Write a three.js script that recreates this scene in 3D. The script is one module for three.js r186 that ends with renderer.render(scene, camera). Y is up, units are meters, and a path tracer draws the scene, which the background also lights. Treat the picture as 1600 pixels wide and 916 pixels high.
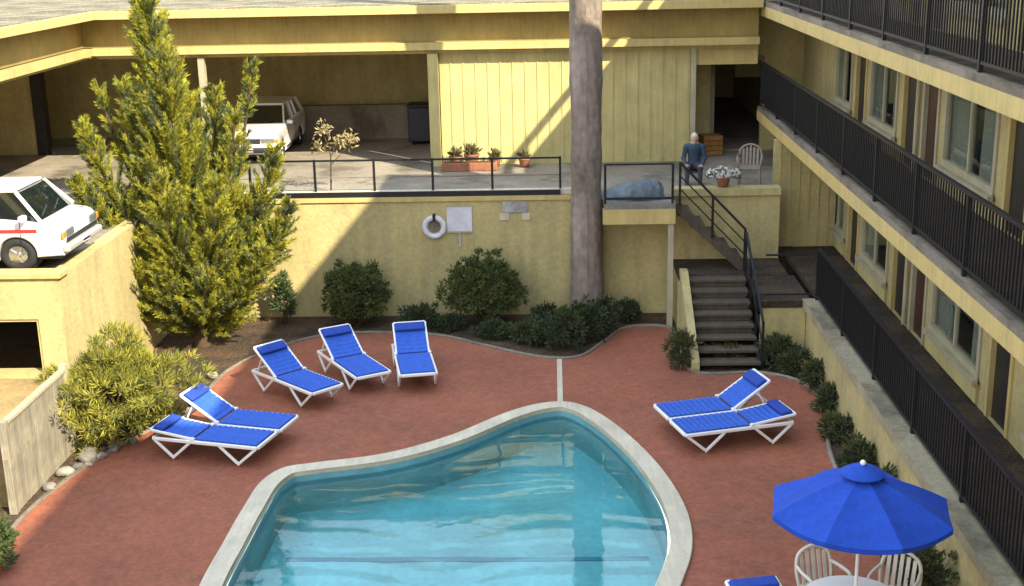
import * as THREE from 'three';
import { mergeGeometries, toCreasedNormals } from 'three/addons/utils/BufferGeometryUtils.js';
import { RoundedBoxGeometry } from 'three/addons/geometries/RoundedBoxGeometry.js';
import { MarchingCubes } from 'three/addons/objects/MarchingCubes.js';
import { ConvexGeometry } from 'three/addons/geometries/ConvexGeometry.js';

// ------------------------------------------------------------------ camera, sky, sun, exposure
const W = 1024, H = 586;
const scene = new THREE.Scene();
const camera = new THREE.PerspectiveCamera(25.797, W / H, 0.1, 400);
const PITCH = 15.817, YAW = 2.008, ROLL = -1.2, EYE = 8.35;
camera.position.set(0, EYE, 0);
camera.rotation.set(-PITCH * Math.PI / 180, YAW * Math.PI / 180, ROLL * Math.PI / 180, 'YXZ');
scene.add(camera);
const renderer = new THREE.WebGLRenderer({ antialias: true });
renderer.setSize(W, H);
renderer.toneMapping = THREE.LinearToneMapping;
renderer.toneMappingExposure = 2.25;
renderer.shadowMap.enabled = true;
renderer.shadowMap.type = THREE.PCFSoftShadowMap;

{ // a hazy warm-horizon summer sky
  const w = 256, h = 128, d = new Float32Array(w * h * 4);
  for (let j = 0; j < h; j++) for (let i = 0; i < w; i++) {
    const el = ((j + .5) / h - .5) * Math.PI, s = Math.max(0, Math.sin(el));
    const t = Math.pow(s, .55), k = 1.16;
    const o = (j * w + i) * 4;
    d[o] = k * (1.12 + (.55 - 1.12) * t); d[o + 1] = k * (1.08 + (.72 - 1.08) * t); d[o + 2] = k * (.94 + (.98 - .94) * t); d[o + 3] = 1;
  }
  const sky = new THREE.DataTexture(d, w, h, THREE.RGBAFormat, THREE.FloatType);
  sky.mapping = THREE.EquirectangularReflectionMapping; sky.magFilter = THREE.LinearFilter; sky.minFilter = THREE.LinearFilter;
  sky.needsUpdate = true;
  scene.background = sky; scene.environment = sky;
}
const sun = new THREE.DirectionalLight(new THREE.Color().setRGB(1, .91, .70), 5.0);
sun.position.set(30 - 3, 35.1, 32.4 - 24); sun.target.position.set(-3, 0, -24);
sun.castShadow = true; sun.shadow.mapSize.set(4096, 4096); sun.shadow.bias = -0.0004;
Object.assign(sun.shadow.camera, { left: -32, right: 32, top: 32, bottom: -32, near: 1, far: 120 });
scene.add(sun, sun.target);

// ------------------------------------------------------------------ helpers
let seed = 20240611;
function rnd() { seed |= 0; seed = seed + 0x6D2B79F5 | 0; let t = Math.imul(seed ^ seed >>> 15, 1 | seed); t = t + Math.imul(t ^ t >>> 7, 61 | t) ^ t; return ((t ^ t >>> 14) >>> 0) / 4294967296; }
const R = (a, b) => a + (b - a) * rnd();
const V = (x, y, z) => new THREE.Vector3(x, y, z);
const rad = a => a * Math.PI / 180;
const taken = {};
function numbered(n) { if (!(n in taken)) { taken[n] = 0; return n; } taken[n]++; return n + '_' + String(taken[n]).padStart(3, '0'); }

function hash2(i, j, s) { let h = Math.imul(i, 374761393) + Math.imul(j, 668265263) + Math.imul(s, 974634777) | 0; h = Math.imul(h ^ h >>> 13, 1274126177); return ((h ^ h >>> 16) >>> 0) / 4294967296; }
function vnoise(x, y, p, s) { // tileable, p cells
  const i = Math.floor(x), j = Math.floor(y), fx = x - i, fy = y - j, u = fx * fx * (3 - 2 * fx), v = fy * fy * (3 - 2 * fy), m = n => ((n % p) + p) % p;
  const a = hash2(m(i), m(j), s), b = hash2(m(i + 1), m(j), s), c = hash2(m(i), m(j + 1), s), d = hash2(m(i + 1), m(j + 1), s);
  return a + (b - a) * u + (c - a) * v + (a - b - c + d) * u * v;
}
function fbm(x, y, p, o, s) { let r = 0, a = .5, t = 0; for (let k = 0; k < o; k++) { r += a * vnoise(x * p, y * p, p, s + k * 17); t += a; a *= .5; p *= 2; } return r / t; }
function tex(n, metres, fn, srgb) { // fn(u, v) -> [r, g, b] 0..1
  const d = new Uint8Array(n * n * 4);
  for (let j = 0; j < n; j++) for (let i = 0; i < n; i++) {
    const c = fn(i / n, j / n), o = (j * n + i) * 4;
    for (let k = 0; k < 3; k++) d[o + k] = Math.max(0, Math.min(255, Math.round(c[k] * 255))); d[o + 3] = 255;
  }
  const t = new THREE.DataTexture(d, n, n, THREE.RGBAFormat);
  t.wrapS = t.wrapT = THREE.RepeatWrapping; t.repeat.set(1 / metres, 1 / metres);
  t.magFilter = THREE.LinearFilter; t.minFilter = THREE.LinearMipmapLinearFilter; t.generateMipmaps = true;
  if (srgb) t.colorSpace = THREE.SRGBColorSpace; t.needsUpdate = true; return t;
}
const g1 = v => [v, v, v];
const clamp = (x, a = 0, b = 1) => Math.max(a, Math.min(b, x));
// neutral mottling maps that multiply a base colour
const T = {
  stucco: tex(512, 3.7, (u, v) => { const a = fbm(u, v, 5, 5, 3), b = fbm(u, v, 64, 2, 9), st = fbm(u, v * .12, 24, 3, 21); const m = .86 + .15 * (a - .5) + .10 * (b - .5) + .10 * (st - .5); return [m + .02 * (a - .5), m, m - .06 * (st - .5)]; }, true),
  stuccoB: tex(256, 1.1, (u, v) => g1(fbm(u, v, 24, 4, 5))),
  concrete: tex(512, 4.3, (u, v) => { const a = fbm(u, v, 4, 6, 31), b = fbm(u, v, 96, 2, 37), c = clamp((fbm(u, v, 7, 4, 71) - .56) * 5); const m = .82 + .3 * (a - .5) + .16 * (b - .5) - .16 * c; return [m, m - .01, m - .02 - .02 * c]; }, true),
  deck: tex(1024, 6.1, (u, v) => {
    const a = fbm(u, v, 5, 5, 41), b = fbm(u, v, 120, 2, 43), c = clamp((fbm(u, v, 9, 5, 47) - .55) * 6), e = clamp((fbm(u, v, 14, 4, 53) - .58) * 7), p = fbm(u, v, 40, 3, 59);
    const m = .84 + .14 * (a - .5) + .16 * (b - .5) + .10 * (p - .5);
    return [m - .03 * c + .02 * e, m - .01 * c + .02 * (p - .5), m - .015 * e];
  }, true),
  deckB: tex(512, 1.7, (u, v) => g1(.6 * fbm(u, v, 40, 3, 61) + .4 * fbm(u, v, 9, 3, 62))),
  soil: tex(512, 2.3, (u, v) => { const a = fbm(u, v, 7, 5, 81), b = fbm(u, v, 80, 2, 83); const m = .62 + .5 * (a - .5) + .5 * (b - .5); return [m, m * .98, m * .93]; }, true),
  paint: tex(512, 2.9, (u, v) => { const a = fbm(u, v, 6, 5, 191), st = fbm(u, v * .1, 60, 3, 193), b = fbm(u, v, 90, 2, 195); const m = .88 + .16 * (a - .5) + .10 * (st - .5) + .06 * (b - .5); return [m, m - .012 * (a - .5), m - .03 * (st - .5)]; }, true),
  wood: tex(256, .9, (u, v) => { const a = fbm(u, v * .06, 48, 3, 91), b = fbm(u, v, 5, 3, 93); const m = .8 + .3 * (a - .5) + .2 * (b - .5); return [m, m * .98, m * .95]; }, true),
  cloth: tex(256, .35, (u, v) => { const a = fbm(u, v, 6, 4, 101); const w = .05 * (Math.sin(u * 2 * Math.PI * 48) + Math.sin(v * 2 * Math.PI * 48)); const m = .84 + .16 * (a - .5) + w; return [m, m, m]; }, true),
  bark: tex(512, 3.3, (u, v) => { const w = .35 * fbm(u, v, 5, 3, 111), ring = .5 + .5 * Math.sin((v * 23 + 2.2 * w) * 2 * Math.PI); const a = fbm(u, v, 4, 5, 113), b = fbm(u, v, 30, 3, 119), s = fbm(u, v * .12, 40, 3, 115); const m = .74 + .36 * (a - .5) + .18 * (b - .5) + .22 * (s - .5); return [m, m * .98, m * .95 + .07 * (a - .5)]; }, true),
  barkB: tex(512, 3.3, (u, v) => { const w = .35 * fbm(u, v, 5, 3, 111), ring = .5 + .5 * Math.sin((v * 23 + 2.2 * w) * 2 * Math.PI); return g1(.05 * ring + .6 * fbm(u, v * .3, 40, 4, 117) + .35 * fbm(u, v, 9, 3, 118)); }),
  plaster: tex(512, 3.1, (u, v) => { const a = fbm(u, v, 5, 5, 121), b = fbm(u, v, 40, 3, 123); const m = .86 + .18 * (a - .5) + .1 * (b - .5); return [m - .03 * (a - .5), m, m]; }, true),
  ripple: tex(512, 5.0, (u, v) => { const w = .35 * fbm(u, v, 4, 3, 131); return g1(.55 * fbm(u + w * .1, v, 5, 4, 133) + .25 * (.5 + .5 * Math.sin((v * 9 + 1.6 * fbm(u, v, 3, 2, 137)) * 2 * Math.PI)) + .1 * fbm(u, v, 30, 2, 139)); }),
};
const C = (r, g, b) => new THREE.Color().setRGB(r, g, b);
function M(r, g, b, o = {}) { return new THREE.MeshStandardMaterial({ color: C(r, g, b), roughness: .85, metalness: 0, ...o }); }
const stucco = (r, g, b) => M(r, g, b, { map: T.stucco, bumpMap: T.stuccoB, bumpScale: .006, roughness: .95 });
const mat = {
  wall: stucco(.60, .485, .215),
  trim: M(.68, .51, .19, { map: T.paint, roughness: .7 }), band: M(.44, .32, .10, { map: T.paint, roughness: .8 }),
  paleTrim: M(.52, .46, .30, { map: T.paint, roughness: .65 }), siding: M(.66, .54, .225, { map: T.paint, roughness: .8 }),
  tanCap: M(.44, .38, .25, { map: T.concrete, roughness: .85 }),
  tread: M(.13, .10, .07, { map: T.wood, roughness: .9 }),
  deck: M(.40, .122, .060, { map: T.deck, bumpMap: T.deckB, bumpScale: .004, roughness: .82 }),
  coping: M(.74, .64, .47, { map: T.paint, bumpMap: T.stuccoB, bumpScale: .003, roughness: .8 }),
  concrete: M(.36, .33, .28, { map: T.concrete, bumpMap: T.stuccoB, bumpScale: .004, roughness: .92 }),
  slab: M(.30, .25, .19, { map: T.concrete, roughness: .9 }), carpet: M(.13, .085, .05, { map: T.soil, roughness: 1 }),
  asphalt: M(.37, .32, .25, { map: T.concrete, bumpMap: T.stuccoB, bumpScale: .005, roughness: .95 }),
  roof: M(.46, .40, .26, { map: T.soil, bumpMap: T.stuccoB, bumpScale: .02, roughness: 1 }),
  soil: M(.17, .10, .055, { map: T.soil, bumpMap: T.stuccoB, bumpScale: .04, roughness: 1 }),
  earth: M(.24, .19, .10, { map: T.soil, roughness: 1 }), tanPave: M(.42, .30, .13, { map: T.concrete, roughness: .95 }),
  iron: M(.012, .012, .014, { roughness: .5, metalness: .3 }), ironRed: M(.02, .012, .02, { roughness: .55 }),
  whitePlastic: M(.80, .76, .72, { roughness: .42 }), blue: M(.038, .145, .68, { map: T.cloth, roughness: .85 }), blueDark: M(.02, .075, .46, { map: T.cloth, roughness: .85 }),
  canvas: M(.012, .085, .58, { map: T.cloth, roughness: .9 }),
  doorBrown: M(.09, .035, .02, { map: T.wood, roughness: .5 }), doorDark: M(.035, .03, .028, { map: T.wood, roughness: .5 }),
  glass: new THREE.MeshPhysicalMaterial({ color: C(.85, .9, .88), roughness: .03, transmission: 1, thickness: 0, ior: 1.5 }),
  curtain: M(.55, .50, .42, { map: T.cloth, roughness: 1 }), wood: M(.22, .15, .08, { map: T.wood, roughness: .8 }), greyWood: M(.42, .38, .29, { map: T.wood, bumpMap: T.stuccoB, bumpScale: .003, roughness: .9 }),
  bark: M(.40, .325, .275, { map: T.bark, bumpMap: T.barkB, bumpScale: .03, roughness: 1 }), barkDark: M(.13, .085, .05, { map: T.bark, bumpMap: T.barkB, bumpScale: .02, roughness: 1 }),
  plaster: M(.50, .78, .77, { map: T.plaster, roughness: .9 }), tile: M(.05, .22, .30, { roughness: .4 }), waterline: M(.22, .50, .55, { map: T.plaster, roughness: .4 }),
  carWhite: new THREE.MeshPhysicalMaterial({ color: C(.80, .78, .76), roughness: .35, clearcoat: 1, clearcoatRoughness: .08 }),
  carGlass: new THREE.MeshPhysicalMaterial({ color: C(.008, .012, .012), roughness: .06, clearcoat: 1, clearcoatRoughness: .03 }),
  rubber: M(.018, .018, .018, { roughness: .85 }), chrome: M(.6, .6, .62, { roughness: .25, metalness: 1 }), lamp: new THREE.MeshPhysicalMaterial({ color: C(.30, .31, .32), roughness: .12, metalness: .5, clearcoat: 1 }), red: M(.50, .035, .03, { roughness: .4 }), orange: M(.7, .25, .03, { roughness: .3 }), blackPlastic: M(.025, .025, .027, { roughness: .6 }),
  terracotta: M(.50, .20, .11, { map: T.concrete, roughness: .9 }), stone: M(.34, .31, .27, { map: T.concrete, bumpMap: T.stuccoB, bumpScale: .02, roughness: .95 }),
  tarp: M(.20, .25, .30, { map: T.concrete, roughness: .7 }), signWhite: M(.86, .83, .88, { map: T.plaster, roughness: .5 }), signGrey: M(.58, .54, .54, { map: T.concrete, roughness: .6 }),
  paleBumper: M(.52, .50, .45, { roughness: .4, metalness: .3 }), binBlue: M(.025, .025, .034, { roughness: .6 }),
};
mat.canvas.side = THREE.DoubleSide;
function leafMat(r, g, b) { return new THREE.MeshPhysicalMaterial({ color: C(r, g, b), roughness: .75, vertexColors: true, side: THREE.DoubleSide, transmission: .28, thickness: 0 }); }

// --- geometry bits
const bx = (w, h, d, x = 0, y = 0, z = 0, ry = 0) => { const g = new THREE.BoxGeometry(w, h, d); if (ry) g.rotateY(ry); return g.translate(x, y, z); };
const b6 = (x0, x1, y0, y1, z0, z1) => bx(x1 - x0, y1 - y0, z1 - z0, (x0 + x1) / 2, (y0 + y1) / 2, (z0 + z1) / 2);
const rb = (w, h, d, r, x = 0, y = 0, z = 0, ry = 0) => { const g = new RoundedBoxGeometry(w, h, d, 2, Math.min(r, w / 2.01, h / 2.01, d / 2.01)); if (ry) g.rotateY(ry); return g.translate(x, y, z); };
function bar(a, b, w, h = w, r = 0) { // a beam from a to b
  const d = b.clone().sub(a), l = d.length(), g = r ? new RoundedBoxGeometry(w, h, l, 2, r) : new THREE.BoxGeometry(w, h, l);
  const m = new THREE.Matrix4().lookAt(b, a, Math.abs(d.y / l) > .98 ? V(0, 0, 1) : V(0, 1, 0)); m.setPosition(a.clone().add(b).multiplyScalar(.5)); return g.applyMatrix4(m);
}
function cyl(a, b, r0, r1 = r0, n = 12) { const d = b.clone().sub(a), l = d.length(), g = new THREE.CylinderGeometry(r1, r0, l, n); g.applyQuaternion(new THREE.Quaternion().setFromUnitVectors(V(0, 1, 0), d.divideScalar(l))); const c = a.clone().add(b).multiplyScalar(.5); return g.translate(c.x, c.y, c.z); }
function tube(pts, r, n = 24, s = 8, closed = false) { return new THREE.TubeGeometry(new THREE.CatmullRomCurve3(pts, closed), n, r, s, closed); }
function merge(list) { const L = list.map(g => { const q = g.index ? g.toNonIndexed() : g; for (const k of Object.keys(q.attributes)) if (!['position', 'normal', 'uv', 'color'].includes(k)) q.deleteAttribute(k); if (!q.attributes.uv) q.setAttribute('uv', new THREE.BufferAttribute(new Float32Array(q.attributes.position.count * 2), 2)); return q; }); return L.length === 1 ? L[0] : mergeGeometries(L); }
function metric(g) { // uv in metres from the dominant axis
  if (g.index) g = g.toNonIndexed(); const p = g.attributes.position, n = g.attributes.normal, uv = new Float32Array(p.count * 2);
  for (let i = 0; i < p.count; i += 3) {
    const a = Math.abs(n.getX(i) + n.getX(i + 1) + n.getX(i + 2)), b = Math.abs(n.getY(i) + n.getY(i + 1) + n.getY(i + 2)), c = Math.abs(n.getZ(i) + n.getZ(i + 1) + n.getZ(i + 2));
    for (let k = i; k < i + 3; k++) { const x = p.getX(k), y = p.getY(k), z = p.getZ(k); const q = b >= a && b >= c ? [x, z] : a >= c ? [z + 3.3, y] : [x, y]; uv[k * 2] = q[0]; uv[k * 2 + 1] = q[1]; }
  }
  g.setAttribute('uv', new THREE.BufferAttribute(uv, 2)); return g;
}
function put(name, geos, m, parent = scene, keepUV = false) {
  let g = merge(Array.isArray(geos) ? geos : [geos]); if (!keepUV) g = metric(g);
  const o = new THREE.Mesh(g, m); o.name = parent === scene ? numbered(name) : name; o.castShadow = o.receiveShadow = true; parent.add(o); return o;
}
function tag(o, label, category, group, kind) { o.userData = { ...o.userData, label, category }; if (group) o.userData.group = group; if (kind) o.userData.kind = kind; return o; }
function thing(name, label, category, pos = [0, 0, 0], turn = 0, group) { const o = new THREE.Group(); o.name = numbered(name); scene.add(o); o.position.set(...pos); o.rotation.y = turn; return tag(o, label, category, group); }
function struct(name, geos, m, label, keepUV) { const o = put(name, geos, m, scene, keepUV); o.userData = { kind: 'structure', label, category: name.replace(/_/g, ' ') }; return o; }
function stuffPart(o) { o.userData.kind = 'stuff'; return o; }
function dup(root, pos, turn, label, group) { const r = root.clone(); r.name = numbered(root.name.replace(/_\d{3}$/, '')); scene.add(r); r.position.set(...pos); r.rotation.y = turn; r.userData = { ...root.userData }; if (label) r.userData.label = label; if (group) r.userData.group = group; return r; }
function flat(pts, y, holes = []) { // horizontal sheet facing up from [x, z] points
  const s = new THREE.Shape(pts.map(p => new THREE.Vector2(p[0], -p[1]))); for (const h of holes) s.holes.push(new THREE.Path(h.map(p => new THREE.Vector2(p[0], -p[1]))));
  return new THREE.ShapeGeometry(s).rotateX(-Math.PI / 2).translate(0, y, 0);
}
function smooth(pts, n, closed = true) { return new THREE.CatmullRomCurve3(pts.map(p => V(p[0], 0, p[1])), closed, 'centripetal').getPoints(n).map(v => [v.x, v.z]); }

// ------------------------------------------------------------------ ground, deck, pool
// coping's outer line, from the deck's plane; the near end goes on below the picture
const poolOuter = smooth([[-4.77, -15.26], [-4.76, -16.4], [-4.74, -17.53], [-4.66, -18.6], [-4.42, -19.08], [-4.0, -19.25], [-2.87, -19.62], [-1.86, -20.36], [-.85, -21.5], [-.3, -21.9], [.15, -21.98], [.5, -21.75], [.95, -21.0], [1.47, -19.62], [1.78, -18.35], [1.91, -17.23], [1.85, -16.2], [1.6, -15.2], [1.1, -13.6], [.2, -12.0], [-1.6, -11.2], [-3.6, -11.6], [-4.6, -13.2]], 220).slice(0, 220);
function inset(pts, d) { // polygon shrunk by d (pts run clockwise or not: test by area)
  const n = pts.length; let A = 0; for (let i = 0; i < n; i++) { const a = pts[i], b = pts[(i + 1) % n]; A += a[0] * b[1] - b[0] * a[1]; } const s = A > 0 ? 1 : -1;
  return pts.map((p, i) => { const a = pts[(i + n - 2) % n], b = pts[(i + 2) % n]; let tx = b[0] - a[0], tz = b[1] - a[1]; const l = Math.hypot(tx, tz); tx /= l; tz /= l; return [p[0] - tz * d * s, p[1] + tx * d * s]; });
}
const poolInner = inset(poolOuter, .30), poolWall = inset(poolOuter, .335);
const wallStrip = (pts, y0, y1) => { const v = [], n = pts.length; for (let i = 0; i < n; i++) { const a = pts[i], b = pts[(i + 1) % n]; v.push(a[0], y0, a[1], b[0], y0, b[1], b[0], y1, b[1], a[0], y0, a[1], b[0], y1, b[1], a[0], y1, a[1]); } const g = new THREE.BufferGeometry(); g.setAttribute('position', new THREE.BufferAttribute(new Float32Array(v), 3)); g.computeVertexNormals(); return g; };

struct('ground', flat([[-200, 200], [200, 200], [200, -300], [-200, -300]], -.012, [poolOuter]), mat.earth, 'bare brown earth reaching out around the motel');
const deckEdge = smooth([[-9.6, -8], [-8.4, -12], [-8.0, -15.5], [-8.05, -17.4], [-7.86, -18.87], [-7.39, -20.34], [-6.75, -21.86], [-6.55, -23.98], [-5.9, -25.38], [-4.85, -26.3], [-3.03, -26.3], [-2.31, -26.05], [-1.45, -25.4], [-.24, -24.62], [.41, -24.6], [1.0, -25.6], [1.55, -26.6], [2.4, -26.6], [2.55, -25.1], [2.74, -23.6], [3.97, -23.55], [4.65, -23.0], [4.8, -21.3], [4.5, -19.83], [4.4, -17.3], [4.45, -14], [4.6, -8]], 160, false);
struct('pool_deck', flat(deckEdge, 0, [poolOuter]), mat.deck, 'brick red painted concrete deck around the pool');
{ const curb = deckEdge.slice(8, 150), pts = curb.map(p => V(p[0], .005, p[1])); struct('deck_border', new THREE.TubeGeometry(new THREE.CatmullRomCurve3(pts), 200, .045, 6), mat.slab, 'thin concrete edging between the red deck and planting beds'); }
{ const s = new THREE.Shape(poolOuter.map(p => new THREE.Vector2(p[0], -p[1]))); s.holes.push(new THREE.Path(poolInner.map(p => new THREE.Vector2(p[0], -p[1]))));
  const g = new THREE.ExtrudeGeometry(s, { depth: .07, bevelEnabled: true, bevelSize: .015, bevelThickness: .015, bevelSegments: 2, curveSegments: 1 }).rotateX(-Math.PI / 2).translate(0, -.035, 0);
  struct('pool_coping', g, mat.coping, 'pale cream concrete coping curving round the pool edge'); }
struct('pool_basin', [wallStrip(poolWall, -1.35, -.30), flat(poolWall, -1.35)], mat.plaster, 'aqua plastered pool basin under the water');
struct('pool_tile_band', [wallStrip(poolWall, -.30, -.02), wallStrip(inset(poolOuter, .31), -.06, -.02)], mat.waterline, 'band of blue tile along the pool waterline');
struct('pool_floor_line', [b6(-4.1, 1.35, -1.346, -1.335, -17.36, -17.24)], mat.tile, 'dark tile line straight across the pool floor');
{ const wp = inset(poolOuter, .33), s = new THREE.Shape(wp.map(p => new THREE.Vector2(p[0], -p[1])));
  const g = new THREE.ExtrudeGeometry(s, { depth: 1.22, bevelEnabled: false, curveSegments: 1 }).rotateX(-Math.PI / 2).translate(0, -1.33, 0);
  struct('pool_water', g, new THREE.MeshPhysicalMaterial({ color: C(1, 1, 1), roughness: .02, transmission: 1, thickness: 1.2, ior: 1.33, attenuationColor: C(.42, .88, .93), attenuationDistance: 2.5, bumpMap: T.ripple, bumpScale: .0065 }), 'still turquoise pool water with faint ripples'); }
struct('deck_joint', b6(.02, .12, .003, .009, -24.62, -22.0), mat.coping, 'narrow pale joint strip running across the deck to the pool tip');
struct('planting_soil', flat([[-9, -15], [-8.2, -12], [5.2, -8], [5.2, -28.5], [-9, -28.5]], -.006, [poolOuter]), mat.soil, 'dark brown soil of the planting beds round the deck');

// ------------------------------------------------------------------ upper parking level
const YP = 2.73;
struct('parking_deck', [flat([[-26, -20.9], [-8.62, -20.9], [-8.5, -27.7], [5.0, -27.7], [5.0, -28.95], [6.39, -28.95], [6.39, -45], [-26, -45]], YP)], mat.asphalt, 'worn grey parking level above the retaining wall');
struct('side_terrace', [b6(-24, -8.32, -.3, .98, -20.86, -17.75)], mat.tanPave, 'tan paved terrace behind the slatted fence');
{ // main retaining wall facing the pool
  const t = thing('retaining_wall', 'long tan stucco retaining wall behind the round bushes, holding up the parking level', 'wall');
  put('wall_face', [b6(-8.5, 4.95, -.1, YP - .02, -28.0, -27.7)], mat.wall, t);
  put('kerb', [b6(-8.45, 1.02, YP + .004, YP + .11, -27.98, -27.78)], mat.coping, t);
  put('coping', [b6(-8.45, 2.55, YP - .10, YP + .0, -27.72, -27.66)], mat.trim, t);
  put('coping', [b6(2.62, 4.96, YP - .06, YP + .10, -28.02, -27.64)], mat.wall, t);
}
{ // side wall with the dark opening
  const t = thing('side_retaining_wall', 'sunlit cream wall with a dark low opening below the white parked van', 'wall');
  put('wall_face', [b6(-8.8, -8.5, -.1, YP + .06, -27.69, -21.2)], mat.wall, t);
  const s = new THREE.Shape([[-20, -.1], [-8.5, -.1], [-8.5, YP + .06], [-20, YP + .06]].map(p => new THREE.Vector2(...p)));
  s.holes.push(new THREE.Path([[-13.2, 1.06], [-8.93, 1.06], [-8.93, 2.05], [-13.2, 2.05]].map(p => new THREE.Vector2(...p))));
  put('wall_front', new THREE.ExtrudeGeometry(s, { depth: .3, bevelEnabled: false }).translate(0, 0, -21.2), mat.wall, t);
  put('coping', [b6(-20, -8.44, YP + .06, YP + .14, -21.25, -20.84)], mat.trim, t);
  put('opening_frame', [b6(-13.2, -8.93, 2.0, 2.05, -21.1, -20.93), b6(-8.98, -8.931, 1.06, 1.999, -21.1, -20.93)], mat.trim, t);
  put('inner_room', [b6(-13.4, -8.85, 2.2, 2.3, -29, -21.22), b6(-13.5, -13.3, 0, 2.2, -29, -21.22), b6(-13.4, -8.85, 0, 2.2, -29.2, -29), b6(-8.9, -8.81, 0, 2.2, -29, -21.22)], mat.wall, t);
  put('inner_floor', b6(-13.3, -8.9, -.1, .25, -29, -21.22), mat.slab, t);
}
{ // railing along the parking edge
  const t = thing('parking_railing', 'low dark metal railing along the parking edge above the tan wall', 'railing', [0, YP, -27.88]);
  const xs = [-8.2, -6.75, -5.3, -3.98, -2.68, -1.36, .14];
  put('top_rail', bar(V(-8.2, .80, 0), V(.14, .80, 0), .04), mat.iron, t);
  put('middle_rail', bar(V(-8.2, .42, 0), V(.14, .42, 0), .022), mat.slab, t);
  put('bottom_rail', bar(V(-8.2, .06, .15), V(.14, .06, .15), .06, .11), mat.iron, t);
  for (const x of xs) put('post', b6(x - .025, x + .025, .112, .83, -.025, .025), mat.iron, t);
}
// ------------------------------------------------------------------ far wing with the carport
const trunkX = .70, trunkZ = -27.25;
{
  const t = thing('carport_wing', 'long yellow motel wing over the carport, with two pale fascia boards', 'building');
  const x0 = -11.25, x1 = 4.98;
  put('lower_fascia', b6(x0, x1, 5.60, 5.78, -31.56, -31.36), mat.trim, t);
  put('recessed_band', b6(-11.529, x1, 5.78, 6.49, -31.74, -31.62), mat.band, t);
  put('upper_fascia', b6(x0, x1, 6.49, 6.68, -31.12, -30.98), mat.trim, t);
  put('eave_soffit', b6(x0, x1, 6.49, 6.54, -31.70, -31.125), mat.trim, t);
  put('roof', b6(-20, x1, 6.545, 6.70, -46, -31.125), mat.roof, t);
  put('carport_ceiling', b6(x0 + .02, x1, 5.50, 5.59, -37.0, -31.60), mat.trim, t);
  put('back_wall', b6(-16, 3.5, YP - .1, 6.5, -37.3, -37.05), mat.wall, t);
  put('column', b6(-3.05, -2.80, YP, 5.5, -31.66, -31.46), mat.siding, t);
  put('column', b6(-8.70, -8.54, YP, 5.5, -31.64, -31.48), mat.paleTrim, t);
  // boarded storage room beside the carport
  put('siding_wall', b6(-2.78, 3.36, YP, 5.59, -31.86, -31.70), mat.siding, t);
  put('side_wall', b6(-2.78, -2.62, YP, 5.49, -37.0, -31.87), mat.siding, t);
  for (let x = -2.5; x < 3.3; x += .305) put('batten', b6(x - .02, x + .02, YP + .05, 5.48, -31.699, -31.682), mat.siding, t);
  put('corner_post', b6(3.37, 3.50, YP, 5.59, -31.80, -31.62), mat.paleTrim, t);
  // dim recess with a doorway
  const s = new THREE.Shape([[3.5, YP], [8.2, YP], [8.2, 6.6], [3.5, 6.6]].map(p => new THREE.Vector2(...p)));
  s.holes.push(new THREE.Path([[4.15, YP + .01], [5.35, YP + .01], [5.35, 5.05], [4.15, 5.05]].map(p => new THREE.Vector2(...p))));
  put('recess_wall', new THREE.ExtrudeGeometry(s, { depth: .2, bevelEnabled: false }).translate(0, 0, -33.4), mat.wall, t);
  put('door_frame', [b6(4.05, 4.15, YP, 5.15, -33.19, -33.12), b6(4.151, 5.4, 5.05, 5.15, -33.19, -33.12)], mat.slab, t);
  put('recess_room', [b6(3.51, 6.3, YP, 6.5, -44.2, -44.0), b6(6.15, 6.3, YP, 6.5, -44, -33.41), b6(3.51, 6.14, 5.3, 5.4, -44, -33.41)], mat.wall, t);
  put('recess_lid', b6(4.981, 6.39, 6.45, 6.60, -38, -31.85), mat.trim, t);
  put('recess_side', b6(3.37, 3.5, YP, 5.59, -44.0, -31.81), mat.wall, t);
  put('low_block_wall', b6(-7.6, -2.8, YP, YP + .95, -36.4, -36.1), mat.slab, t);
  const l = put('recess_beam', b6(3.5, 5.0, 5.1, 5.5, -31.9, -31.72), mat.trim, t);
}
{ // left wing, running along z
  const t = thing('side_carport_wing', 'yellow carport wing standing beyond the white parked van, its fascia turning the corner', 'building');
  put('lower_fascia', b6(-11.45, -11.25, 5.60, 5.78, -31.35, -8), mat.trim, t);
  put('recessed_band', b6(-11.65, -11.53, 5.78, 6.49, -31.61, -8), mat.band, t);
  put('upper_fascia', b6(-11.10, -10.96, 6.49, 6.68, -30.97, -8), mat.trim, t);
  put('eave_soffit', b6(-11.64, -11.105, 6.49, 6.54, -31.1, -8), mat.trim, t);
  put('roof', b6(-24, -11.105, 6.545, 6.695, -31.12, -8), mat.roof, t);
  put('carport_ceiling', b6(-20, -11.46, 5.50, 5.59, -37, -8), mat.trim, t);
  put('back_wall', b6(-17.3, -17.05, YP - .1, 6.5, -37, -8), mat.wall, t);
  put('post', b6(-14.0, -13.7, YP, 5.5, -34.4, -34.1), mat.doorDark, t);
  put('partition', b6(-17.0, -14.02, YP, 5.5, -34.3, -34.15), mat.wall, t);
  put('post', b6(-11.44, -11.28, YP, 5.5, -22.1, -21.95), mat.paleTrim, t);
}
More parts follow.
